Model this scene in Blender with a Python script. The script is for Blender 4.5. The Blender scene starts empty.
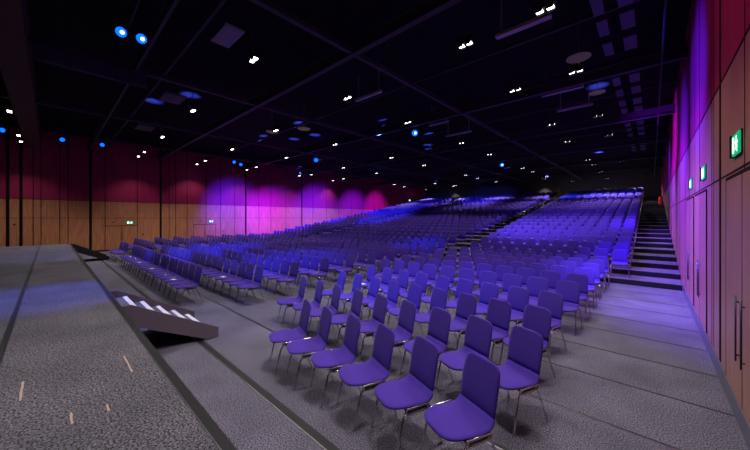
import bpy, bmesh, math, random
from mathutils import Vector, Matrix
random.seed(7)
H = 2.1                      # camera height above the hall floor: the unit of the survey
SC = bpy.context.scene
COL = SC.collection

# ------------------------------------------------------------------ camera
cam_d = bpy.data.cameras.new('camera'); cam = bpy.data.objects.new('camera', cam_d); COL.objects.link(cam)
cam.location = (0, 0, H)
cam.rotation_euler = (math.radians(90), 0, math.radians(42.69))
cam_d.sensor_width = 36; cam_d.lens = 14.4; cam_d.shift_y = -7/750
cam_d.clip_start = 0.02; cam_d.clip_end = 200
SC.camera = cam
# ------------------------------------------------------------------ world, exposure
w = bpy.data.worlds.new('world'); SC.world = w; w.use_nodes = True
w.node_tree.nodes['Background'].inputs[0].default_value = (0.004, 0.003, 0.008, 1)
w.node_tree.nodes['Background'].inputs[1].default_value = 1
SC.view_settings.view_transform = 'Standard'; SC.view_settings.look = 'None'
SC.view_settings.exposure = 0.0; SC.view_settings.gamma = 1; SC.view_settings.use_curve_mapping = False
SC.cycles.use_denoising = True
SC.cycles.max_bounces = 5; SC.cycles.diffuse_bounces = 3; SC.cycles.glossy_bounces = 3
SC.cycles.caustics_reflective = False; SC.cycles.caustics_refractive = False
SC.cycles.sample_clamp_indirect = 3

# ------------------------------------------------------------------ lights (positions in units of H, aimed from -> to)
def spot(name, frm, to, power, color, cone=60, blend=.6, size=.08, parent=None):
    d = bpy.data.lights.new(name, 'SPOT'); o = bpy.data.objects.new(name, d); COL.objects.link(o)
    a = Vector(frm)*H; b = Vector(to)*H
    o.location = a; o.rotation_euler = (b-a).to_track_quat('-Z', 'Y').to_euler()
    d.energy = power; d.color = color; d.spot_size = math.radians(cone); d.spot_blend = blend; d.shadow_soft_size = size
    return o
CEIL = 3.36                   # underside of the roof deck
LAMPZ = 2.86                  # height of the downlights
WHITE = (1.0, .93, .90)
BLUE = (.07, .12, 1.0); VIOLET = (.30, .05, 1.0); MAGENTA = (1.0, .04, .70); PURPLE = (.62, .08, 1.0)
# stage and front of the hall
WPURPLE = (.11, .02, 1.0); WVIOLET = (.05, .02, 1.0); WMAG = (.34, .01, 1.0); RPURPLE = (.17, .03, 1.0)
WASH = [
    # from, to, power, colour, cone, blend
    ((-3.9, .5, 2.7), (-3.5, .0, .4), 1500, BLUE, 36, .9),
    ((-3.9, .65, 2.7), (-7.2, .0, .4), 1800, BLUE, 24, .9),
    ((-3.9, -.6, 2.7), (-3.1, 1.4, 0), 700, BLUE, 34, .9),
    ((-3.9, .65, 2.8), (-2.0, 2.7, .4), 2600, BLUE, 34, .8),
    ((-5.4, .2, 2.8), (-6.9, 2.2, .3), 4200, BLUE, 36, .8),
    ((-3.9, .5, 2.8), (-4.4, 2.6, .3), 2200, BLUE, 34, .8),
    ((-3.8, 3.2, 2.7), (-4.1, 5.9, .4), 2600, (.03, .16, 1), 22, .8),
    ((-.5, 3.2, 2.8), (-.02, 5.1, 0), 4200, (.36, .27, 1.0), 48, 1),
    ((-3.2, 6, 2.8), (-1.6, 8.8, .6), 3800, (.46, .36, 1.0), 74, 1),
    ((-0.8, 12.5, 2.8), (-0.8, 15.25, 1.85), 1800, (.0, .22, 1.0), 21, .5),
    ((-1.7, 12.5, 2.8), (-1.7, 15.25, 1.85), 1800, (.0, .22, 1.0), 21, .5),
    ((-2.6, 12.5, 2.8), (-2.6, 15.25, 1.85), 1800, (.0, .22, 1.0), 21, .5),
    ((-5.5, 11, 2.8), (-6.6, 15.6, 1.8), 3500, BLUE, 34, .6),
    ((-7.5, 6, 2.8), (-8.6, 9.6, 1.0), 5000, BLUE, 34, .7),
    ((-9.5, 8, 2.8), (-10.0, 12.6, 1.4), 4500, BLUE, 40, .7),
    # left wall
    ((-9.8, 4.5, 2.3), (-12.1, 4.9, 1.45), 4200, WVIOLET, 62, 1),
    ((-9.4, 6.1, 2.3), (-12.1, 6.3, 1.15), 3800, WMAG, 54, 1),
    ((-9.2, 5.0, 2.3), (-12.1, 5.2, .6), 6500, WPURPLE, 66, 1),
    ((-9.2, 6.6, 2.3), (-12.1, 6.8, .8), 8500, WPURPLE, 66, 1),
    ((-9.4, 8.6, 2.4), (-12.1, 9.0, 1.5), 4600, WVIOLET, 58, 1),
    ((-9.2, 8.6, 2.4), (-12.1, 8.8, 1.0), 8800, WPURPLE, 64, 1),
    ((-9.4, 11.0, 2.5), (-12.1, 11.4, 1.2), 8800, WPURPLE, 60, 1),
    ((-9.6, 12.8, 2.6), (-12.1, 13.2, 1.6), 4000, WMAG, 50, 1),
    # right wall
    ((-1.5, 3.9, 2.3), (.32, 4.2, 2.3), 3600, WVIOLET, 52, .9),
    ((-1.6, 2.3, 2.5), (.32, 2.4, 2.4), 190, (1.0, .22, .55), 84, 1),  # added pink fill, brightens the upper wall near the camera
    ((-1.3, 5.4, 2.0), (.32, 5.9, 2.1), 3600, WVIOLET, 60, 1),
    ((-1.4, 7.4, 2.4), (.32, 7.9, 2.5), 3500, (.25, .01, 1.0), 60, 1),
    ((-1.9, 4.2, 2.3), (.32, 4.3, 1.0), 6000, RPURPLE, 64, 1),
    ((-1.9, 5.8, 2.4), (.32, 6.2, 1.0), 7500, RPURPLE, 66, 1),
    ((-1.9, 8.2, 2.5), (.32, 8.8, 1.3), 8000, RPURPLE, 62, 1),
    ((-1.8, 9.8, 2.6), (.32, 10.4, 2.3), 5000, WVIOLET, 34, .8),
]
for i, (a, b, p, c, cn, bl) in enumerate(WASH):
    spot('wash_spot', a, b, p, c, cn, bl, .06)

# ------------------------------------------------------------------ materials
def srgb(r, g, b): return tuple(((v/255)/12.92 if v/255 <= .04045 else ((v/255+.055)/1.055)**2.4) for v in (r, g, b))
def mat(name, color, rough=.6, metal=0, spec=.5, noise=None, bump=0, emit=None, estr=0, stretch=(1, 1, 1), coat=0, sheen=0, contrast=.25):
    m = bpy.data.materials.new(name); m.use_nodes = True; nt = m.node_tree; b = nt.nodes['Principled BSDF']
    b.inputs['Base Color'].default_value = (*color, 1); b.inputs['Roughness'].default_value = rough
    b.inputs['Metallic'].default_value = metal; b.inputs['Specular IOR Level'].default_value = spec
    if coat: b.inputs['Coat Weight'].default_value = coat; b.inputs['Coat Roughness'].default_value = .25
    if sheen: b.inputs['Sheen Weight'].default_value = sheen
    if emit: b.inputs['Emission Color'].default_value = (*emit, 1); b.inputs['Emission Strength'].default_value = estr
    if noise:
        tc = nt.nodes.new('ShaderNodeTexCoord'); mp = nt.nodes.new('ShaderNodeMapping'); mp.inputs['Scale'].default_value = stretch
        nz = nt.nodes.new('ShaderNodeTexNoise'); nz.inputs['Scale'].default_value = noise; nz.inputs['Detail'].default_value = 5
        rp = nt.nodes.new('ShaderNodeValToRGB')
        rp.color_ramp.elements[0].position = .3; rp.color_ramp.elements[1].position = .7
        rp.color_ramp.elements[0].color = (*[v*(1-contrast) for v in color], 1)
        rp.color_ramp.elements[1].color = (*[min(1, v*(1+contrast)) for v in color], 1)
        nt.links.new(tc.outputs['Object'], mp.inputs[0]); nt.links.new(mp.outputs[0], nz.inputs['Vector'])
        nt.links.new(nz.outputs['Fac'], rp.inputs[0]); nt.links.new(rp.outputs[0], b.inputs['Base Color'])
        if bump:
            bp = nt.nodes.new('ShaderNodeBump'); bp.inputs['Strength'].default_value = bump; bp.inputs['Distance'].default_value = .01
            nt.links.new(nz.outputs['Fac'], bp.inputs['Height']); nt.links.new(bp.outputs[0], b.inputs['Normal'])
    return m
def carpet_mat(name, color):
    m = mat(name, color, rough=.95, spec=.15); nt = m.node_tree; b = nt.nodes['Principled BSDF']
    tc = nt.nodes.new('ShaderNodeTexCoord')
    n1 = nt.nodes.new('ShaderNodeTexNoise'); n1.inputs['Scale'].default_value = 78; n1.inputs['Detail'].default_value = 3; n1.inputs['Roughness'].default_value = .7
    n2 = nt.nodes.new('ShaderNodeTexNoise'); n2.inputs['Scale'].default_value = 1.6; n2.inputs['Detail'].default_value = 6
    r1 = nt.nodes.new('ShaderNodeValToRGB'); r1.color_ramp.elements[0].position = .40; r1.color_ramp.elements[1].position = .62
    r1.color_ramp.elements[0].color = (*[v*.18 for v in color], 1); r1.color_ramp.elements[1].color = (*[v*2.15 for v in color], 1)
    r2 = nt.nodes.new('ShaderNodeValToRGB'); r2.color_ramp.elements[0].position = .3; r2.color_ramp.elements[1].position = .75
    r2.color_ramp.elements[0].color = (.72, .72, .72, 1); r2.color_ramp.elements[1].color = (1.15, 1.12, 1.1, 1)
    mx = nt.nodes.new('ShaderNodeMix'); mx.data_type = 'RGBA'; mx.blend_type = 'MULTIPLY'; mx.inputs[0].default_value = 1
    for n in (n1, n2): nt.links.new(tc.outputs['Object'], n.inputs['Vector'])
    nt.links.new(n1.outputs['Fac'], r1.inputs[0]); nt.links.new(n2.outputs['Fac'], r2.inputs[0])
    nt.links.new(r1.outputs[0], mx.inputs[6]); nt.links.new(r2.outputs[0], mx.inputs[7]); nt.links.new(mx.outputs[2], b.inputs['Base Color'])
    bp = nt.nodes.new('ShaderNodeBump'); bp.inputs['Strength'].default_value = .5; bp.inputs['Distance'].default_value = .006
    nt.links.new(n1.outputs['Fac'], bp.inputs['Height']); nt.links.new(bp.outputs[0], b.inputs['Normal'])
    return m
M = {}
M['carpet'] = carpet_mat('grey carpet', (.112, .103, .142))
M['stage_carpet'] = carpet_mat('stage carpet', (.102, .095, .116))
M['strip'] = mat('dark joint strip', (.008, .0075, .009), .6)
M['strip_metal'] = mat('bright metal edge', (.45, .43, .43), .35, 1)
M['wood_l'] = mat('warm wood veneer', (.46, .18, .080), .5, noise=3, stretch=(6, 6, .5), contrast=.22, spec=.3)
M['wood_r'] = mat('satin wood veneer', (.36, .165, .125), .36, noise=3, stretch=(7, 7, .4), contrast=.18, spec=.5)
M['burgundy'] = mat('burgundy wall panel', (.30, .010, .062), .55, noise=2, stretch=(4, 4, .4), contrast=.15, spec=.3)
M['seam'] = mat('shadow gap', (.012, .006, .006), .8, spec=.1)
M['black'] = mat('matt black', (.010, .010, .012), .8, spec=.2)
M['deck'] = mat('black roof deck', (.007, .006, .009), .85, noise=4, contrast=.5, spec=.1)
M['steel'] = mat('black painted steel', (.040, .030, .050), .6, spec=.3)
M['brownsteel'] = mat('brown painted girder', (.085, .04, .035), .7, spec=.2)
M['mesh'] = mat('grey ceiling mesh', (.16, .13, .12), .7)
M['panelblue'] = mat('slate blue panel', (.05, .045, .11), .6, noise=30, contrast=.3)
M['fit'] = mat('pale grey fitting', (.30, .26, .34), .5)
M['backwall'] = mat('charcoal back wall', (.03, .028, .03), .8)
M['fabric'] = mat('violet upholstery', (.060, .026, .290), .85, spec=.15, noise=260, bump=.15, contrast=.15, sheen=.06)
M['chrome'] = mat('chrome', (.62, .58, .58), .16, 1)
M['tag'] = mat('flat white', (.8, .78, .8), .5)
M['stairgrey'] = mat('mauve grey painted board', (.13, .095, .13), .6, spec=.3)
M['nosing'] = mat('white nosing', (.85, .83, .85), .4)
M['tread'] = carpet_mat('tread carpet', (.13, .12, .14))
M['skirt'] = mat('brushed skirting', (.20, .20, .28), .35, .6)
M['lampglow'] = mat('lit lens', (1, 1, 1), .3, emit=(1, .95, .92), estr=9)
M['blueglow'] = mat('lit blue lens', (.1, .2, 1), .3, emit=(.0, .09, 1), estr=2.6)
M['bluecore'] = mat('lit blue core', (.4, .6, 1), .3, emit=(.35, .6, 1), estr=5)
M['green'] = mat('lit green sign', (0, .4, .2), .4, emit=(.0, .45, .16), estr=.75)
M['greenwhite'] = mat('lit white pictogram', (.9, 1, .9), .4, emit=(.75, 1, .85), estr=2.2)
M['red'] = mat('red enamel', (.55, .02, .04), .35)
M['tape'] = mat('beige tape', (.42, .30, .24), .7)
M['brown'] = mat('brown timber', (.30, .15, .07), .6)
M['handle'] = mat('dark steel handle', (.06, .06, .12), .35, .7)

# ------------------------------------------------------------------ mesh helpers
class MB:
    def __init__(self): self.v = []; self.f = []; self.m = []
    def quad(self, a, b, c, d, mi=0):
        n = len(self.v); self.v += [tuple(a), tuple(b), tuple(c), tuple(d)]; self.f.append((n, n+1, n+2, n+3)); self.m.append(mi)
    def box(self, x0, x1, y0, y1, z0, z1, mi=0, M4=None):
        n = len(self.v)
        p = [Vector(q) for q in ((x0,y0,z0),(x1,y0,z0),(x1,y1,z0),(x0,y1,z0),(x0,y0,z1),(x1,y0,z1),(x1,y1,z1),(x0,y1,z1))]
        if M4 is not None: p = [M4 @ q for q in p]
        self.v += [tuple(q) for q in p]
        for f in ((0,3,2,1),(4,5,6,7),(0,1,5,4),(1,2,6,5),(2,3,7,6),(3,0,4,7)): self.f.append(tuple(n+i for i in f)); self.m.append(mi)
        return self
    def hbox(self, x0, x1, y0, y1, z0, z1, mi=0): return self.box(x0*H, x1*H, y0*H, y1*H, z0*H, z1*H, mi)
    def tube(self, pts, r, seg=8, mi=0, closed=False):
        pts = [Vector(p) for p in pts]; N = len(pts); rings = []
        up = None
        for i, p in enumerate(pts):
            if closed: t = pts[(i+1) % N]-pts[i-1]
            else: t = pts[min(i+1, N-1)]-pts[max(i-1, 0)]
            t.normalize()
            if up is None: up = Vector((0, 0, 1)) if abs(t.z) < .9 else Vector((1, 0, 0))
            a = t.cross(up)
            if a.length < 1e-4: a = t.cross(Vector((1, 0, 0)))
            a.normalize(); b = a.cross(t); n = len(self.v); rr = r[i] if isinstance(r, (list, tuple)) else r
            for k in range(seg):
                q = p + a*math.cos(2*math.pi*k/seg)*rr + b*math.sin(2*math.pi*k/seg)*rr; self.v.append(tuple(q))
            rings.append(n)
        R = N if closed else N-1
        for i in range(R):
            n0, n1 = rings[i], rings[(i+1) % N]
            for k in range(seg):
                k2 = (k+1) % seg; self.f.append((n0+k, n1+k, n1+k2, n0+k2)); self.m.append(mi)
        if not closed:
            self.f.append(tuple(rings[0]+k for k in range(seg))); self.m.append(mi)
            self.f.append(tuple(rings[-1]+seg-1-k for k in range(seg))); self.m.append(mi)
        return self
    def prism(self, poly, axis, a0, a1, mi=0):
        """poly: 2D points; axis 'x' -> poly is (y,z)"""
        n = len(self.v); N = len(poly)
        for a in (a0, a1):
            for p in poly:
                self.v.append((a, p[0], p[1]) if axis == 'x' else ((p[0], a, p[1]) if axis == 'y' else (p[0], p[1], a)))
        self.f.append(tuple(n+i for i in range(N))); self.m.append(mi)
        self.f.append(tuple(n+N+N-1-i for i in range(N))); self.m.append(mi)
        for i in range(N):
            j = (i+1) % N; self.f.append((n+i, n+N+i, n+N+j, n+j)); self.m.append(mi)
        return self
    def mesh(self, name, mats, smooth=False):
        me = bpy.data.meshes.new(name); me.from_pydata(self.v, [], self.f); me.validate(clean_customdata=False)
        for q in mats: me.materials.append(q)
        for p, mi in zip(me.polygons, self.m): p.material_index = mi; p.use_smooth = smooth
        bm = bmesh.new(); bm.from_mesh(me); bmesh.ops.recalc_face_normals(bm, faces=bm.faces); bm.to_mesh(me); bm.free()
        return me
def build(name, mb, mats, parent=None, smooth=False, loc=None):
    if not isinstance(mats, (list, tuple)): mats = [mats]
    o = bpy.data.objects.new(name, mb.mesh(name, mats, smooth)); COL.objects.link(o)
    if parent: o.parent = parent
    if loc: o.location = loc
    return o
def obj(name, me, parent=None):
    o = bpy.data.objects.new(name, me); COL.objects.link(o)
    if parent: o.parent = parent
    return o
def tag(o, label=None, cat=None, group=None, kind=None):
    if label: o['label'] = label
    if cat: o['category'] = cat
    if group: o['group'] = group
    if kind: o['kind'] = kind
    return o
def empty(name, loc=(0, 0, 0), rz=0):
    o = bpy.data.objects.new(name, None); COL.objects.link(o); o.location = loc; o.rotation_euler = (0, 0, rz); o.empty_display_size = .1
    return o
ORD = ['zeroth','first','second','third','fourth','fifth','sixth','seventh','eighth','ninth','tenth','eleventh','twelfth','thirteenth','fourteenth',
       'fifteenth','sixteenth','seventeenth','eighteenth','nineteenth','twentieth','twenty-first','twenty-second','twenty-third','twenty-fourth','twenty-fifth','twenty-sixth',
       'twenty-seventh','twenty-eighth','twenty-ninth','thirtieth','thirty-first','thirty-second','thirty-third']

# ------------------------------------------------------------------ setting
XR, XL, YB, YF = .32, -12.1, 18.6, -4.5
SKY = CEIL
T0, TP = 5.88, .5            # first riser, tier depth
def th(k): return .0782*k + .0002*k*k

fl = MB()
fl.hbox(XL-.1, XR+.1, YF, YB+.1, -.1, 0, 0)
for n in range(11):
    y = T0-.505*n
    if y < .6: break
    wd = .040 if n == 10 else (.020 if n == 9 else .013)
    fl.hbox(XL, XR, y-wd/2, y+wd/2, 0, .0012, 1)
    if n >= 8: fl.hbox(XL, XR, y-wd/2-.006, y-wd/2, 0, .0020, 2)
tag(build('floor', fl, [M['carpet'], M['strip'], M['strip_metal']]), kind='structure')
ce = MB(); ce.hbox(XL-.1, XR+.1, YF, YB+.1, SKY, SKY+.1)
tag(build('ceiling', ce, M['deck']), kind='structure')
# left wall
lw = MB(); WL = 1.50
lw.hbox(XL-.1, XL, YF, YB, 0, WL, 0); lw.hbox(XL-.1, XL, YF, YB, WL, SKY, 1)
thin = [-3.6, -2.9, -2.2, -1.5, -.30, -.16, .19, .35, 1.13, 1.90, 2.76, 2.95, 3.30, 3.91, 4.42, 4.95, 5.94, 6.48, 7.2, 8.66, 9.5, 10.3, 11.2, 12.1, 13, 14, 15, 16, 17]
thick = [-.73, -.51, .81, 2.52, 5.39, 8.04]
for y in thin: lw.hbox(XL, XL+.003, y-.008, y+.008, 0, SKY, 2)
for y in thick: lw.hbox(XL, XL+.004, y-.03, y+.03, 0, SKY, 2)
lw.hbox(XL, XL+.003, YF, YB, .995, 1.005, 2); lw.hbox(XL, XL+.003, YF, YB, WL-.006, WL+.006, 2)
tag(build('wall_left', lw, [M['wood_l'], M['burgundy'], M['seam']]), kind='structure')
# right wall
rw = MB(); WR = 1.848
rw.hbox(XR, XR+.1, YF, YB, 0, WR, 0); rw.hbox(XR, XR+.1, YF, YB, WR, SKY, 1)
for y in [-2, -1, .2, 1.0, 1.7, 2.20, 3.15, 3.24, 4.0, 4.4, 5.0, 5.6, 6.6, 7.4, 8.3, 9.3, 10.5, 12, 13.5, 15, 16.5, 17.5]: rw.hbox(XR-.002, XR, y-.004, y+.004, 0, SKY, 2)
for y in [2.88, 9.0]: rw.hbox(XR-.003, XR, y-.025, y+.025, 0, SKY, 2)
rw.hbox(XR-.002, XR, YF, YB, 1.241, 1.251, 2); rw.hbox(XR-.002, XR, YF, YB, WR-.008, WR+.008, 2)
tag(build('wall_right', rw, [M['wood_r'], M['burgundy'], M['seam']]), kind='structure')
bw = MB(); bw.hbox(XL, XR, YB, YB+.1, 0, SKY)
tag(build('wall_back', bw, M['backwall']), kind='structure')
fw = MB(); fw.hbox(XL, XR, YF-.1, YF, 0, SKY)
tag(build('wall_front', fw, M['black']), kind='structure')
sk = MB(); sk.hbox(XR-.012, XR, YF, T0, 0, .095); tag(build('baseboard_right', sk, M['skirt']), kind='structure')
sk = MB(); sk.hbox(XL, XL+.012, YF, T0, 0, .04); tag(build('baseboard_left', sk, M['seam']), kind='structure')

# doors: outline seams + leaves; handles are parts
def door(n, side, y0, y1, top, hl=(.30, .62), off=.03):
    X = XR if side == 'r' else XL; s = -1 if side == 'r' else 1
    e = empty('door_%d' % n, (X*H, (y0+y1)/2*H, 0)); tag(e, kind='structure')
    ym = (y0+y1)/2
    def b(mb, xa, xb, ya, yb, za, zb, mi=0):
        a, c = sorted((xa*s, xb*s)); mb.box(a*H, c*H, (ya-ym)*H, (yb-ym)*H, za*H, zb*H, mi)
    for (a, c) in ((y0, ym), (ym, y1)):
        mb = MB(); b(mb, 0, .006, a+.006, c-.006, .012, top-.006)
        build('door_leaf', mb, M['wood_l'] if side == 'l' else M['wood_r'], e)
    mb = MB()
    for y in (y0, ym, y1): b(mb, 0, .0065, y-.006, y+.006, 0, top)
    b(mb, 0, .0065, y0, y1, top-.006, top+.012)
    build('door_frame', mb, M['seam'], e)
    for y in (ym-off, ym+off):
        mb = MB(); x = .018*s*H
        mb.tube([(x, (y-ym)*H, hl[0]*H), (x, (y-ym)*H, hl[1]*H)], .007, 8)
        for z in (hl[0]+.03, hl[1]-.03): mb.tube([(0, (y-ym)*H, z*H), (x, (y-ym)*H, z*H)], .008, 6)
        build('door_handle', mb, M['handle'], e, smooth=True)
door(1, 'l', 1.13, 1.90, .755); door(2, 'l', 3.50, 4.24, .765)
door(3, 'r', 1.80, 2.64, 1.216, off=.06)
door(4, 'r', 3.50, 4.34, 1.216, off=.05); door(5, 'r', 4.50, 5.34, 1.216, off=.05)

# tiered seating platform: one part per tier
for k in range(1, 24):
    y0 = T0+TP*(k-1); y1 = y0+TP if k < 23 else YB-.003
    mb = MB(); z = th(k)
    mb.box((XL+.003)*H, (XR-.003)*H, .001, (y1-y0)*H-.001, .0035, z*H-.012, 1)
    mb.box((XL+.003)*H, (XR-.003)*H, .001, (y1-y0)*H-.001, z*H-.012, z*H, 0)
    o = build('floor_tier', mb, [M['carpet'], M['black']], loc=(0, y0*H, 0))
    tag(o, kind='structure')

# ------------------------------------------------------------------ stage
SZ = .39
st = empty('stage', (-4*H, 0, 0)); tag(st, 'low stage covered in speckled grey carpet filling the lower left', 'stage')
sx = -4
mb = MB(); mb.box((-10.1-sx)*H, (XR-.02-sx)*H, -2.6*H, .303*H, SZ*H-.03, SZ*H); build('stage_deck', mb, M['stage_carpet'], st)
mb = MB(); mb.box((-10.08-sx)*H, (XR-.03-sx)*H, -2.58*H, .298*H, .004, SZ*H-.03); build('stage_base', mb, M['black'], st)
mb = MB(); mb.box((-10.1-sx)*H, (XR-.02-sx)*H, .3065*H, .337*H, SZ*H-.10, SZ*H-.006, 0)
build('edge_strip', mb, [M['strip']], st)
mb = MB(); mb.box((-10.1-sx)*H, (XR-.02-sx)*H, .303*H, .3065*H, SZ*H-.03, SZ*H+.003); build('edge_trim', mb, M['strip_metal'], st)
mb = MB()
for y in (-.15, -.56, -.97, -1.4): mb.box((-10.1-sx)*H, (XR-.02-sx)*H, (y-.012)*H, (y+.012)*H, SZ*H-.002, SZ*H+.0012)
build('deck_seam', mb, M['strip'], st)
# tape marks on the stage
def stagept(px, py):
    d = H*(1-SZ); z = 300*d/(py-218); r = (px-375)/300*z
    return (.735*r-.678*z, .678*r+.735*z)
for (a, b, lab) in (((124, 356), (132, 372), 'thin beige tape mark on the stage carpet nearest its front edge'),
                    ((71, 413), (72, 424), 'short beige tape mark on the stage carpet nearest the camera'),
                    ((107, 405), (109, 411), 'tiny beige tape mark between two longer ones on the stage carpet'),
                    ((23, 382), (20, 401), 'worn beige tape mark on the stage carpet beside the left seam')):
    p, q = Vector((*stagept(*a), SZ*H+.002)), Vector((*stagept(*b), SZ*H+.002))
    L = (q-p).length; ang = math.atan2(q.y-p.y, q.x-p.x)
    mb = MB(); pts = []
    n = 7
    for i in range(n):
        mb.box(-L/2+L*i/n, -L/2+L*(i+1)/n*1.0, -.004-.004*random.random(), .004+.004*random.random(), 0, .0012)
    o = build('tape_mark', mb, M['tape'], loc=tuple((p+q)/2)); o.rotation_euler.z = ang; tag(o, lab, 'tape', 'beige tape marks on the stage')

# stage stairs
def stage_stairs(xa, xb, label, n=6, board='stairgrey'):
    y0, y1 = .3385, .965
    e = empty('stage_stairs', ((xa+xb)/2*H, y0*H, 0)); tag(e, label, 'stairs', 'stairs from the stage down to the hall')
    hw = (xb-xa)/2*H; L = (y1-y0)*H; top = SZ*H
    for s in (-1, 1):
        x0, x1 = sorted((s*hw, s*(hw-.035)))
        poly = [(0, top+.0), (.10, top+.0), (L, .17), (L, .01), (L-.17, .003), (0, top-.27)]
        build('stringer', MB().prism(poly, 'x', x0, x1), M[board], e)
    for k in range(1, n):
        z = top*(1-k/n)+.01; LT = L-.10; ya = LT*(k-1)/(n-1); yb = LT*k/(n-1)-.02
        t = build('tread', MB().box(-hw+.036, hw-.036, max(.002, ya-.02), yb, z-.035, z), M['tread'], e)
        build('nosing', MB().box(-hw+.037, hw-.037, yb-.055, yb+.006, z-.036, z+.004), M['nosing'], t)
        build('riser', MB().box(-hw+.037, hw-.037, max(.002, ya-.018), max(.012, ya-.002), z, z+top/n-.04), M[board], e)
stage_stairs(-3.32, -2.685, 'mauve grey stairs with five white nosings beside the near stage edge')
stage_stairs(-10.09, -9.52, 'dark stairs at the far end of the stage below the orange wood wall', board='strip')  # shade on these far stairs is put into the darker board colour

# ------------------------------------------------------------------ ceiling steel
def beam(name, label, cat, x0, x1, y0, y1, z0, z1, m, group=None):
    mb = MB(); along_x = (x1-x0) > (y1-y0); t = .018
    # lower and upper chord with a web between
    if along_x:
        ym = (y0+y1)/2
        mb.hbox(x0, x1, y0, y1, z0, z0+t); mb.hbox(x0, x1, y0, y1, z1-t, z1); mb.hbox(x0, x1, ym-.006, ym+.006, z0+t, z1-t)
    else:
        xm = (x0+x1)/2
        mb.hbox(x0, x1, y0, y1, z0, z0+t); mb.hbox(x0, x1, y0, y1, z1-t, z1); mb.hbox(xm-.006, xm+.006, y0, y1, z0+t, z1-t)
    o = build(name, mb, m); tag(o, label, cat, group); return o
XB = [.77, 2.46, 5.22, 7.85, 10.45, 13.1, 15.8]
NB = ['above the front rows', 'second from the stage', 'third from the stage', 'fourth from the stage', 'fifth from the stage', 'sixth from the stage', 'seventh from the stage, nearest the back wall']
for y, nn in zip(XB, NB):
    beam('roof_beam', 'dark steel cross beam spanning the hall, '+nn, 'beam', XL, XR, y-(.035 if y > 1 else .015), y+(.035 if y > 1 else .015), 2.94, 3.10, M['steel'], 'cross beams of the black ceiling')
for i, x in enumerate([-10.2, -7.7, -5.08, -2.63]):
    beam('ceiling_rail', 'slim dark lengthwise ceiling rail, %s from the right wall' % ORD[4-i], 'rail', x-.028, x+.028, YF, YB, 2.955, 3.01, M['steel'], 'lengthwise rails of the black ceiling')
mb = MB(); mb.tube([(.09*H, -1*H, 2.9*H), (.09*H, YB*H, 2.9*H)], .02, 8)
tag(build('ceiling_pipe', mb, M['steel'], smooth=True), 'thin dark pipe running lengthwise under the ceiling beside the right wall', 'pipe')
g = MB(); g.hbox(XL+.005, XR-.005, -.42, -.17, 2.86, SKY-.003)
tag(build('proscenium_girder', g, M['brownsteel']), 'wide brown girder crossing above the stage at upper left', 'girder')
# corrugated strip on the second rail
mb = MB()
for i in range(34): mb.hbox(-5.06, -5.03, -.12+i*.03, -.12+i*.03+.015, 2.78, 2.94)
mb.hbox(-5.08, -5.065, -.12, .9, 2.77, 2.95)
tag(build('corrugated_panel', mb, M['panelblue']), 'dark ribbed panel hanging from a ceiling rail above the stage', 'panel')
# secondary purlins near the deck
for i in range(12):
    y = 1.2+i*1.42
    mb = MB(); mb.hbox(XL, XR, y-.015, y+.015, 3.2, 3.24)
    tag(build('ceiling_purlin', mb, M['steel']), 'thin ceiling purlin close under the roof deck, %s from the stage' % ORD[i+1], 'purlin', 'thin purlins of the black ceiling')

# ------------------------------------------------------------------ downlights
LAMPS = [(-.70, 2.99), (-1.47, 3.02), (-3.44, 1.62), (-8.23, -.475), (-10.48, -.475), (-11.3, -.475), (-5.85, 1.68), (-8.27, 1.75), (-10.5, 1.80), (-11.4, 1.81),
 (-10.66, 3.42), (-11.55, 3.44), (-8.35, 3.34), (-3.47, 3.12), (-5.91, 4.89), (-5.88, 3.25), (-8.29, 4.94), (-10.66, 5.12), (-11.5, 5.15),
 (-11.42, 7.44), (-10.75, 7.59), (-8.4, 7.36), (-11.7, 9.57), (-10.76, 9.43), (-3.5, 4.72), (-3.49, 6.92), (-5.91, 7.13), (-5.91, 8.93), (-8.43, 9.2),
 (-10.46, 12.89), (-10.87, 14.33), (-10.99, 16.83), (-8.56, 13.99), (-5.99, 12.28), (-6.0, 13.53), (-8.36, 15.88), (-1.48, 6.75), (-1.46, 4.58), (-.71, 4.52),
 (-.72, 6.74), (-1.53, 8.52), (-3.52, 8.73), (-3.54, 13.15), (-3.56, 11.94), (-5.9, 15.53), (-3.51, 15.18), (-1.51, 12.86), (-1.53, 15.0), (-.74, 12.72),
 (-.71, 14.75), (-1.52, 11.62), (-.18, 17.39), (-1.57, 17.66), (-2.97, 17.95), (-.71, 1.5), (-1.47, 1.5), (-.71, -.49), (-1.47, -.49), (-3.46, -.49), (-5.9, -.48), (-.72, 8.5)]  # last line includes unseen lamps added to light the stage and front rows
WALLAMPS = [(-4.35, 18.25), (-9.75, 18.25)]
def stadium_lens(cx): 
    mb = MB(); mb.box(cx-.058, cx+.058, -.056, .056, -.012, 0); return mb
lhouse = MB(); lhouse.box(-.17, .17, -.075, .075, .004, .14); lhouse.box(-.185, .185, -.09, .09, .10, .115)
for sx_ in (-1, 1):
    lhouse.box(sx_*.09-.062, sx_*.09+.062, -.066, -.058, -.045, .006); lhouse.box(sx_*.09-.062, sx_*.09+.062, .058, .066, -.045, .006)
lhouse = lhouse.mesh('lamp_housing', [M['black']])
lrod = MB().tube([(0, 0, .14), (0, 0, .62)], .008, 6).mesh('hanger', [M['steel']])
lensm = [stadium_lens(-.09).mesh('lens', [M['lampglow']]), stadium_lens(.09).mesh('lens', [M['lampglow']])]
cols = {}
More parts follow.
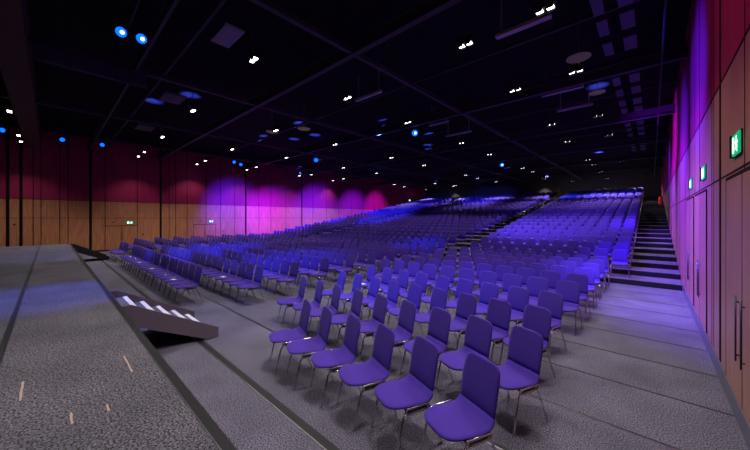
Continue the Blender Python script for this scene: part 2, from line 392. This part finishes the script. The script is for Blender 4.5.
def colname(x):
    for c, nme in ((-.3, 'the line nearest the right wall'), (-1.1, 'the line nearest the right wall'), (-2.4, 'the second line from the right wall'), (-4.4, 'the third line from the right wall'),
                   (-7.0, 'the middle line'), (-9.4, 'the third line from the left wall'), (-11.1, 'the second line from the left wall'), (-13, 'the line nearest the left wall')):
        if x > c: return nme
order = sorted(LAMPS, key=lambda q: q[1])
def lamp(x, y, z, label, power, cone, tgt=None, group='small lit downlights across the black ceiling'):
    e = empty('ceiling_light', (x*H, y*H, z*H)); tag(e, label, 'ceiling light', group)
    obj('housing', lhouse, e); obj('hanger', lrod, e)
    for l in lensm: obj('lens', l, e)
    d = lampdata[power, cone] if (power, cone) in lampdata else None
    if d is None:
        d = bpy.data.lights.new('downlight', 'SPOT'); d.energy = power; d.color = WHITE; d.spot_size = math.radians(cone); d.spot_blend = .7; d.shadow_soft_size = .07
        lampdata[power, cone] = d
    o = bpy.data.objects.new('downlight', d); COL.objects.link(o); o.parent = e; o.location = (0, 0, -.05)
lampdata = {}
for (x, y) in order:
    cn = colname(x); cols[cn] = cols.get(cn, 0)+1
    back = y > 11
    pw = 460
    if y > 14: pw = 900
    elif x < -11.2: pw = 150
    elif x > -2 and y < 2: pw = 430 if y > 0 else 300
    elif y < -.3 and x > -6: pw = 260
    elif x > -1 and 2 < y < 12: pw = 390 if y < 4 else 210
    elif x > -2.4 and y > 2: pw = 420
    lamp(x, y, LAMPZ, 'small lit downlight, %s from the stage in %s' % (ORD[cols[cn]], cn), pw, 105)
for (x, y), nn in zip(WALLAMPS, ('behind the aisle between the seat blocks', 'behind the left seats')):
    lamp(x, y, 3.12, 'small downlight washing the back wall, '+nn, 420, 80, group='downlights washing the back wall')

# ------------------------------------------------------------------ stage spots (blue)
def spot_fixture(x, y, z, aim, label, core=True, s=.85):
    e = empty('stage_light', (x*H, y*H, z*H)); tag(e, label, 'stage light', 'blue stage lights under the ceiling')
    d = (Vector(aim)-Vector((x, y, z))).normalized(); q = d.to_track_quat('Z', 'Y').to_matrix().to_4x4()
    def tr4(mb):
        mb.v = [tuple(q @ Vector(p)) for p in mb.v]; return mb
    build('lamp_body', tr4(MB().tube([(0, 0, -.26*s), (0, 0, -.20*s), (0, 0, .0), (0, 0, .06*s)], [.06*s, .09*s, .11*s, .125*s], 14)), M['black'], e, smooth=True)
    build('lens', tr4(MB().tube([(0, 0, .061*s), (0, 0, .07*s)], [.11*s, .105*s], 16)), M['blueglow'], e)
    if core:
        build('bulb_glow', tr4(MB().tube([(.02*s, 0, .071*s), (.02*s, 0, .075*s)], [.045*s, .04*s], 12)), M['bluecore'], e)
    mb = MB()
    Z4 = Matrix.Rotation(math.atan2(d.y, d.x)+math.pi/2, 4, 'Z')
    for sg in (-1, 1): mb.box(sg*.14*s-.006, sg*.14*s+.006, -.02, .02, -.02, .22*s, 0, Z4)
    mb.box(-.146*s, .146*s, -.02, .02, .21*s, .225*s, 0, Z4); mb.tube([(0, 0, .22*s), (0, 0, (SKY-z)*H-.002)], .012, 6)
    build('yoke', mb, M['black'], e)
spot_fixture(-3.88, .48, 2.85, (0, .2, 1), 'big blue stage light above the stage, the left one of the pair')
spot_fixture(-3.87, .64, 2.85, (0, .3, 1), 'big blue stage light above the stage, the right one of the pair')
spot_fixture(-3.79, 5.39, 2.85, (-.3, 0, 1), 'bright blue stage light above the front of the tiered seats', s=1.2)
spot_fixture(-10.04, -.68, 2.85, (-1, .0, .5), 'small blue stage light beyond the brown girder at far left', False)
spot_fixture(-10.22, .20, 2.85, (-1, .0, .5), 'small blue stage light beside the brown girder', False)
spot_fixture(-10.21, .90, 2.85, (-1, .0, .5), 'small blue stage light above the far end of the stage', False)
spot_fixture(-10.14, 4.13, 2.85, (-1, .0, .5), 'tiny blue stage light near the left wall, nearer of two', False, .9)
spot_fixture(-10.44, 4.48, 2.85, (-1, .0, .5), 'tiny blue stage light near the left wall, farther of two', False, .9)
spot_fixture(-7.87, 5.76, 2.85, (-1, .0, .5), 'blue stage light over the middle seats', False, 1.2)
spot_fixture(-3.84, 10.7, 2.85, (-.5, 0, 1), 'far blue stage light above the diagonal aisle', True, 1.2)
# lighting bar for the pair
mb = MB(); mb.tube([(-4.6*H, .56*H, 3.02*H), (-3.3*H, .56*H, 3.02*H)], .025, 8)
for x in (-4.5, -3.4): mb.tube([(x*H, .56*H, 3.02*H), (x*H, .56*H, SKY*H)], .006, 6)
tag(build('lighting_bar', mb, M['steel'], smooth=True), 'black lighting bar carrying the pair of blue stage lights', 'lighting bar')

# ------------------------------------------------------------------ pale fittings, vents and light-pool discs on the ceiling
def fitting(name, x0, x1, y, label, dy=.05, z=2.96, m='fit'):
    mb = MB(); mb.hbox(x0, x1, y-dy/2, y+dy/2, z, z+.035)
    mb.hbox(x0+.05, x0+.06, y-.004, y+.004, z+.035, SKY); mb.hbox(x1-.06, x1-.05, y-.004, y+.004, z+.035, SKY)
    tag(build(name, mb, M[m]), label, 'ceiling fitting', 'pale unlit linear fittings on the ceiling')
fitting('linear_fitting', -1.25, -.72, 3.31, 'pale unlit linear ceiling fitting beside the twin downlights nearest the camera', .07)
fitting('linear_fitting', -1.31, -.75, 5.41, 'pale unlit linear ceiling fitting near the right wall, second from the stage', .06)
fitting('linear_fitting', -1.29, -.75, 6.37, 'pale unlit linear ceiling fitting near the right wall, third from the stage', .05)
fitting('linear_fitting', -3.66, -3.1, 3.5, 'pale unlit linear ceiling fitting above the aisle, nearest the stage', .06)
fitting('linear_fitting', -3.5, -3.05, 5.52, 'pale unlit linear ceiling fitting above the aisle beside the bright blue light', .05)
fitting('linear_fitting', -3.66, -3.02, 6.5, 'pale unlit linear ceiling fitting above the aisle, farthest from the stage', .05)
for (x, y, sx2, sy2, lab) in ((-3.44, 1.33, .42, .2, 'slatted pale ceiling vent, biggest, above the front rows'), (-5.9, 1.4, .42, .3, 'slatted brownish ceiling vent in the middle above the front rows'),
                              (-8.3, 1.44, .42, .3, 'slatted dim ceiling vent farthest left above the front rows')):
    mb = MB(); n = 9
    for i in range(n): mb.hbox(x-sx2/2, x+sx2/2, y-sy2/2+sy2*i/n, y-sy2/2+sy2*(i+.62)/n, 2.99, 3.0)
    mb.hbox(x-sx2/2, x-sx2/2+.02, y-sy2/2, y+sy2/2, 3.0, 3.02); mb.hbox(x+sx2/2-.02, x+sx2/2, y-sy2/2, y+sy2/2, 3.0, 3.02)
    tag(build('ceiling_vent', mb, M['fit'] if x > -4 else M['mesh']), lab, 'ceiling vent', 'slatted vents in the black ceiling')
for (x, y, r, lab) in ((-.63, 4.19, .12, 'disc standing in for a light pool, largest, near the right wall'), (-.60, 5.54, .10, 'disc standing in for a light pool near the right wall, second from the stage'),
                       (-6.07, 3.28, .13, 'disc standing in for a light pool, left one of the pair above the middle seats'), (-5.37, 3.62, .13, 'disc standing in for a light pool, right one of the pair above the middle seats')):
    mb = MB(); z0 = 2.87*H  # pools of light on the ceiling mesh, modelled as solid discs
    n = 9
    for i in range(-n, n+1):
        q = i/n*r; hwid = math.sqrt(max(0, r*r-q*q))
        if hwid > .01:
            mb.box((x-hwid)*H, (x+hwid)*H, (y+q)*H-.008, (y+q)*H+.008, z0, z0+.006)
            mb.box((x+q)*H-.008, (x+q)*H+.008, (y-hwid)*H, (y+hwid)*H, z0+.006, z0+.012)
    mb.tube([((x+r*math.cos(a*math.pi/12))*H, (y+r*math.sin(a*math.pi/12))*H, z0+.005) for a in range(24)], .01, 6, closed=True)
    mb.tube([(x*H, y*H, z0), (x*H, y*H, SKY*H)], .008, 6)
    tag(build('light_pool_disc', mb, M['mesh']), lab, 'ceiling disc', 'discs standing in for light pools on the ceiling')
ys = [2.5, 3.0, 3.5, 3.97, 4.5, 5.66, 6.2, 6.8, 7.3, 8.44, 8.94, 9.5, 10.7, 11.2, 11.7]
for i, y in enumerate(ys):
    for x, wd, nn in ((-.38, .085, 'left'), (-.18, .11, 'right')):
        mb = MB(); mb.hbox(x-wd/2, x+wd/2, y-.17, y+.17, 3.0, 3.015)
        for q in (-.12, .12): mb.hbox(x-.003, x+.003, y+q-.003, y+q+.003, 3.015, SKY)
        tag(build('ceiling_panel', mb, M['panelblue']), 'slate blue ceiling panel in the %s of two columns, %s from the stage' % (nn, ORD[i+1]), 'ceiling panel', 'slate blue panels in two columns beside the right wall')
# fixtures throwing light up on the deck
UPB = [(190, 95), (153, 101), (299, 123), (264, 136), (294, 139), (315, 135), (380, 119), (430, 134), (300, 167), (318, 160), (405, 183), (428, 145), (385, 159), (508, 168), (520, 170), (546, 166), (345, 183), (436, 181), (620, 142), (598, 148), (598, 86)]
UPW = []
def ceilpt(px, py, u):
    z = 300*u/(218-py); r = (px-375)/300*z
    return (.735*r-.678*z, .678*r+.735*z)
for i, (px, py) in enumerate(UPB):
    x, y = ceilpt(px, py, SKY-1)
    spot('uplight', (x+.1, y-.15, 2.75), (x, y, SKY), 2200, BLUE, 34, 1, .03)
for (x, y, p) in ((-.63, 4.19, 4), (-.60, 5.54, 4), (-6.07, 3.28, 8), (-5.37, 3.62, 8)):
    spot('uplight', (x+.05, y-.1, 2.55), (x, y, 2.87), p, (1, .8, .65), 60, .3, .03)

# ------------------------------------------------------------------ exit signs
def exit_sign(side, y, z, wy, hz, label):
    X = XR if side == 'r' else XL; s = -1 if side == 'r' else 1
    e = empty('exit_sign', (X*H, y*H, z*H)); tag(e, label, 'exit sign', 'green exit signs on the walls')
    def b(mb, d0, d1, a, c, z0, z1, mi=0):
        x0, x1 = sorted((s*d0, s*d1)); mb.box(x0, x1, a, c, z0, z1, mi); return mb
    W, Z = wy*H/2, hz*H/2
    build('sign_housing', b(b(MB(), .0, .012, -W-.012, W+.012, -Z-.012, Z+.012), .012, .04, W+.002, W+.03, -Z-.012, Z+.012), M['black'], e)
    build('sign_face', b(MB(), .012, .026, -W, W, -Z, Z), M['green'], e)
    p = MB()
    t = -s  # reading direction
    def pb(a, c, z0, z1): 
        a, c = sorted((a*W*t, c*W*t)); b(p, .0262, .028, a, c, z0*Z, z1*Z)
    pb(.35, .8, -.75, .75)                     # doorway
    pb(-.38, -.24, .45, .72)                   # head
    pb(-.42, -.2, -.1, .4)                     # torso
    pb(-.2, .08, .1, .25); pb(-.62, -.4, .05, .2)
    pb(-.3, -.16, -.5, -.1); pb(-.16, .02, -.5, -.38); pb(-.5, -.36, -.75, -.1)
    build('pictogram', p, M['greenwhite'], e)
exit_sign('r', 2.33, 1.37, .17, .105, 'green exit sign on the right wall, nearest and largest')
exit_sign('r', 3.63, 1.37, .20, .105, 'green exit sign on the right wall, middle of three')
exit_sign('r', 4.71, 1.37, .20, .105, 'green exit sign on the right wall, farthest of three')
exit_sign('l', 1.72, .855, .17, .085, 'green exit sign above the left wall double door nearest the stage')
exit_sign('l', 4.10, .875, .16, .08, 'green exit sign above the left wall double door in violet light')
exit_sign('l', 16.6, 2.2, .2, .12, 'tiny green exit sign high on the left wall above the top seats')
for (y, z, lab) in ((1.32, .865, 'small dark wall sensor above the left double door nearest the stage'), (3.72, .885, 'small dark wall sensor above the left double door in violet light'),
                    (-.62, .83, 'small dark wall sensor at the far left of the wood wall'), (2.05, .47, 'small dark intercom box right of the door nearest the stage'), (4.50, .5, 'small dark box right of the violet-lit left double door')):
    mb = MB(); mb.box(0, .04, -.04, .04, -.035, .035); mb.box(.04, .05, -.02, .02, -.02, .02)
    o = build('wall_sensor', mb, M['black'], loc=(XL*H, y*H, z*H)); tag(o, lab, 'wall sensor', 'small dark devices on the left wall')

# fire extinguisher at the top of the right hand stairs
kt = 17; fy = T0+TP*kt+.2; fx = XR-.10
e = empty('fire_extinguisher', (fx*H, fy*H, th(kt+1)*H)); tag(e, 'red fire extinguisher at the top of the right hand stairs', 'fire extinguisher')
build('tank', MB().tube([(0, 0, 0), (0, 0, .04), (0, 0, .5), (0, 0, .58), (0, 0, .62)], [.08, .09, .09, .05, .03], 14), M['red'], e, smooth=True)
build('hose', MB().tube([(.03, 0, .62), (.11, 0, .58), (.12, 0, .3), (.1, 0, .15)], .012, 6), M['black'], e, smooth=True)
build('valve', MB().tube([(0, 0, .6), (0, 0, .68)], .02, 8).box(-.08, .03, -.012, .012, .66, .68), M['black'], e)
# timber post at the head of the diagonal aisle
mb = MB(); y = T0+TP*22+.3
mb.box(-.09, .09, -.05, .05, 0, .95*H*.9); mb.box(-.11, .11, -.06, .06, 0, .08)
tag(build('timber_post', mb, M['brown'], loc=(-3.32*H, y*H, th(23)*H)), 'narrow brown timber post at the top of the diagonal aisle', 'post')

# ------------------------------------------------------------------ the chair
def shell(profile, widths, thick, cols=9, bow=.0, crown=None):
    """profile [(y,z)], widths [half width]; closed cushion surface"""
    mb = MB(); N = len(profile)
    nor = []
    for i in range(N):
        a = Vector(profile[max(i-1, 0)]); b = Vector(profile[min(i+1, N-1)]); t = (b-a).normalized(); nor.append(Vector((-t.y, t.x)))
    front, back = [], []
    for i in range(N):
        fr, bk = [], []
        for j in range(cols):
            s = -1+2*j/(cols-1); x = widths[i]*math.sin(s*math.pi/2)*.35+widths[i]*s*.65
            edge = (1-abs(s)**4)
            endf = 1 if 0 < i < N-1 else .25
            y, z = profile[i]; n = nor[i]; b = bow*(1-s*s)
            hh = thick/2*(.35+.65*edge)*endf
            if crown: y, z = y, z
            fr.append(len(mb.v)); mb.v.append((x, y+n.x*(hh-b), z+n.y*(hh-b)))
            bk.append(len(mb.v)); mb.v.append((x, y-n.x*(hh+b), z-n.y*(hh+b)))
        front.append(fr); back.append(bk)
    for i in range(N-1):
        for j in range(cols-1):
            mb.f.append((front[i][j], front[i][j+1], front[i+1][j+1], front[i+1][j])); mb.m.append(0)
            mb.f.append((back[i][j], back[i+1][j], back[i+1][j+1], back[i][j+1])); mb.m.append(0)
        mb.f.append((front[i][0], front[i+1][0], back[i+1][0], back[i][0])); mb.m.append(0)
        mb.f.append((front[i][-1], back[i][-1], back[i+1][-1], front[i+1][-1])); mb.m.append(0)
    for i in (0, N-1):
        for j in range(cols-1): mb.f.append((front[i][j], front[i][j+1], back[i][j+1], back[i][j])); mb.m.append(0)
    return mb
def build_chair_meshes():
    sp = [(-.262, .396), (-.257, .402), (-.24, .409), (-.205, .416), (-.155, .420), (-.08, .418), (0, .411), (.08, .405), (.13, .407), (.162, .419), (.184, .442), (.194, .470)]
    sw = [.055, .10, .150, .188, .212, .224, .226, .224, .218, .212, .207, .204]
    bp = [(.193, .466), (.203, .52), (.214, .59), (.225, .65), (.238, .71), (.252, .77), (.266, .825), (.272, .848), (.276, .863), (.278, .870)]
    bwid = [.203, .201, .203, .205, .204, .200, .190, .172, .142, .095]
    seat = shell(sp, sw, .040, 11, .006).mesh('seat', [M['fabric']], True)
    back = shell(bp, bwid, .034, 11, .010).mesh('backrest', [M['fabric']], True)
    legs = []
    for sx in (-1, 1):
        legs.append(MB().tube([(sx*.205, -.05, .380), (sx*.222, -.115, .372), (sx*.230, -.145, .335), (sx*.236, -.225, .012), (sx*.236, -.226, 0)], .0105, 8).mesh('leg', [M['chrome']], True))
        legs.append(MB().tube([(sx*.205, .05, .380), (sx*.222, .105, .372), (sx*.230, .135, .335), (sx*.236, .265, .012), (sx*.236, .266, 0)], .0105, 8).mesh('leg', [M['chrome']], True))
    br = []
    for sx in (-1, 1):
        mb = MB(); pts = []
        for i in range(20):
            a = 2*math.pi*i/20; cy_ = .085*(1 if math.cos(a) > 0 else -1)
            pts.append((sx*.236, cy_*1.15+.03*math.cos(a), .386+.024*math.sin(a)))
        mb.tube(pts, .0085, 6, closed=True)
        x0, x1 = sorted((sx*.212, sx*.228)); mb.box(x0, x1, -.11, .11, .368, .398, 1)
        for q in (-.11, .11): mb.tube([(sx*.20, q, .386), (sx*.236, q, .386)], .010, 6)
        br.append(mb.mesh('linking_bracket', [M['chrome'], M['handle']], True))
    fr = MB()
    for y in (-.10, .10): fr.tube([(-.214, y, .384), (.214, y, .384)], .010, 6)
    frame = fr.mesh('underframe', [M['chrome']], True)
    return seat, back, legs, br, frame
SEAT, BACK, LEGS, BRK, FRAME = build_chair_meshes()
def make_chair():
    e = empty('conference_chair')
    obj('seat', SEAT, e); obj('backrest', BACK, e)
    for l in LEGS: obj('leg', l, e)
    for b in BRK: obj('linking_bracket', b, e)
    obj('underframe', FRAME, e)
    return e

# seat plan: (x, y, z, rot, label) in H units
PLAN = []
def add_row(block, row, xs, y, z, rot, rowname):
    n = len(xs)
    for i, x in enumerate(xs):
        j = i+1
        PLAN.append((x*H, y*H, z*H, rot, block, rowname, j, row))
R = math.radians
right_rows = {1: (-.565, 6, .2475, -21, 1.105), 2: (-.528, 9, .2545, -21, 1.585), 3: (-.600, 9, .2417, -20, 2.065), 4: (-.620, 9, .2417, -17, 2.565)}
for k in range(1, 11):
    if k in right_rows:
        x0, n, p, rot, y = right_rows[k]
    else:
        x0, n, p, rot = -.58, 10, .2478, [0, 0, 0, 0, 0, -3, -1, 0, 0, 0, 0][k]; y = 3.14+.495*(k-5)
    add_row('right', k, [x0-p*i for i in range(n)] if k > 1 else [-.568, -.840, -1.095, -1.345, -1.59, -1.825], y, 0, rot, k)
    ym = 1.105+.4985*(k-1)
    if k == 1: xs = [-4.03-.2417*i for i in range(18)]
    else: xs = [(-3.50 if k < 8 else -3.56)-.2417*i for i in range(20)]
    add_row('middle', k, xs, ym, 0, 0, k)
    xl = [-8.9-.2417*i for i in range(11)]
    if k == 1: xl = xl[:5]
    if k > 3: xl = xl[:12]
    add_row('left', k, xl, ym, 0, 0, k)
for k in range(1, 24):
    y = T0+TP*(k-1)+.25; z = th(k)
    add_row('right', 10+k, [-.374-.2436*i for i in range(11)], y, z, 0, 10+k)
    add_row('middle', 10+k, [-3.62-.2417*i for i in range(20)], y, z, 0, 10+k)
    add_row('left', 10+k, [-8.9-.2417*i for i in range(11)], y, z, 0, 10+k)
def project(x, y, z):
    r = .735*x+.678*y; d = -.678*x+.735*y
    if d < .3: return None
    return (375+300*r/d, 218-300*(z-H)/d, d)
cand = []
for i, p in enumerate(PLAN):
    q = project(p[0], p[1], p[2]+.6)
    if q and -8 < q[0] < 758 and q[1] < 470: cand.append((q[2], i))
cand.sort()
chosen = set(i for _, i in cand[:300])
visible = set(i for _, i in cand)
proto = make_chair(); first = True
BL = {'right': 'right block', 'middle': 'middle block', 'left': 'far left block'}
for i, p in enumerate(PLAN):
    if i not in chosen: continue
    x, y, z, rot, block, row, j, _ = p
    if first: e = proto; first = False
    else:
        e = proto.copy(); COL.objects.link(e)
        for ch in proto.children:
            c = ch.copy(); COL.objects.link(c); c.parent = e
    jit = (random.random()-.5)*R(2.5)
    e.location = (x+(random.random()-.5)*.012, y+(random.random()-.5)*.02, z+.0045 if z == 0 else z+.0005); e.rotation_euler = (0, 0, R(rot)+jit)
    tag(e, 'violet upholstered chair, %s row from the stage, %s from right end of %s' % (ORD[row], ORD[j], BL[block]), 'chair', 'violet conference chairs set out in rows')
# the remaining seats, beyond the 300 that show largest
far = MB()
def far_chair(mb, x, y, z):
    base = len(mb.v)
    def S(profile, widths, cols, thick):
        m = shell(profile, widths, thick, cols)
        n = len(mb.v); mb.v += [(a+x, b+y, c+z) for a, b, c in m.v]; mb.f += [tuple(n+q for q in f) for f in m.f]; mb.m += m.m
    S([(-.262, .398), (-.205, .416), (0, .411), (.15, .410), (.194, .470)], [.10, .19, .226, .215, .204], 5, .04)
    S([(.193, .466), (.225, .65), (.255, .79), (.272, .848), (.278, .870)], [.203, .210, .207, .185, .12], 5, .034)
    for sx in (-1, 1):
        mb.tube([(x+sx*.225, y-.12, z+.38), (x+sx*.236, y-.226, z)], .011, 4, 1)
        mb.tube([(x+sx*.225, y+.12, z+.38), (x+sx*.236, y+.266, z)], .011, 4, 1)
        x0, x1 = sorted((sx*.214, sx*.24)); mb.box(x+x0, x+x1, y-.11, y+.11, z+.365, z+.40, 1)
for i, p in enumerate(PLAN):
    if i in chosen or i not in visible: continue
    far_chair(far, p[0], p[1], p[2]+(.0045 if p[2] == 0 else .0005))
o = build('distant_chairs', far, [M['fabric'], M['chrome']], smooth=True)
tag(o, 'mass of distant violet chairs on the tiers and beyond the nearer rows', 'chair', 'violet conference chairs set out in rows', 'stuff')

# small flat white pieces on a few seats
WHITE_PIECES = [('middle', 1, 12, 'small white piece on a front row chair, farthest from the camera'), ('middle', 1, 8, 'small white piece on a front row chair, middle of three in that row'),
         ('middle', 1, 3, 'small white piece on a front row chair, nearest the right end of that row'), ('middle', 2, 4, 'small white piece on a second row chair of the middle block'),
         ('right', 4, 9, 'small white piece on the leftmost chair of the turned fourth row')]
for b, rw_, j, lab in WHITE_PIECES:
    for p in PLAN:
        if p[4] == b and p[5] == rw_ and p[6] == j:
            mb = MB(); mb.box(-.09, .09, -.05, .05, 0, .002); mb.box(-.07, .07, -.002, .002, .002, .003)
            o = build('white_piece', mb, M['tag'], loc=(p[0]+.02, p[1]-.06, p[2]+.449)); o.rotation_euler.z = R(p[3]+12)
            tag(o, lab, 'card', 'small white pieces on chairs')
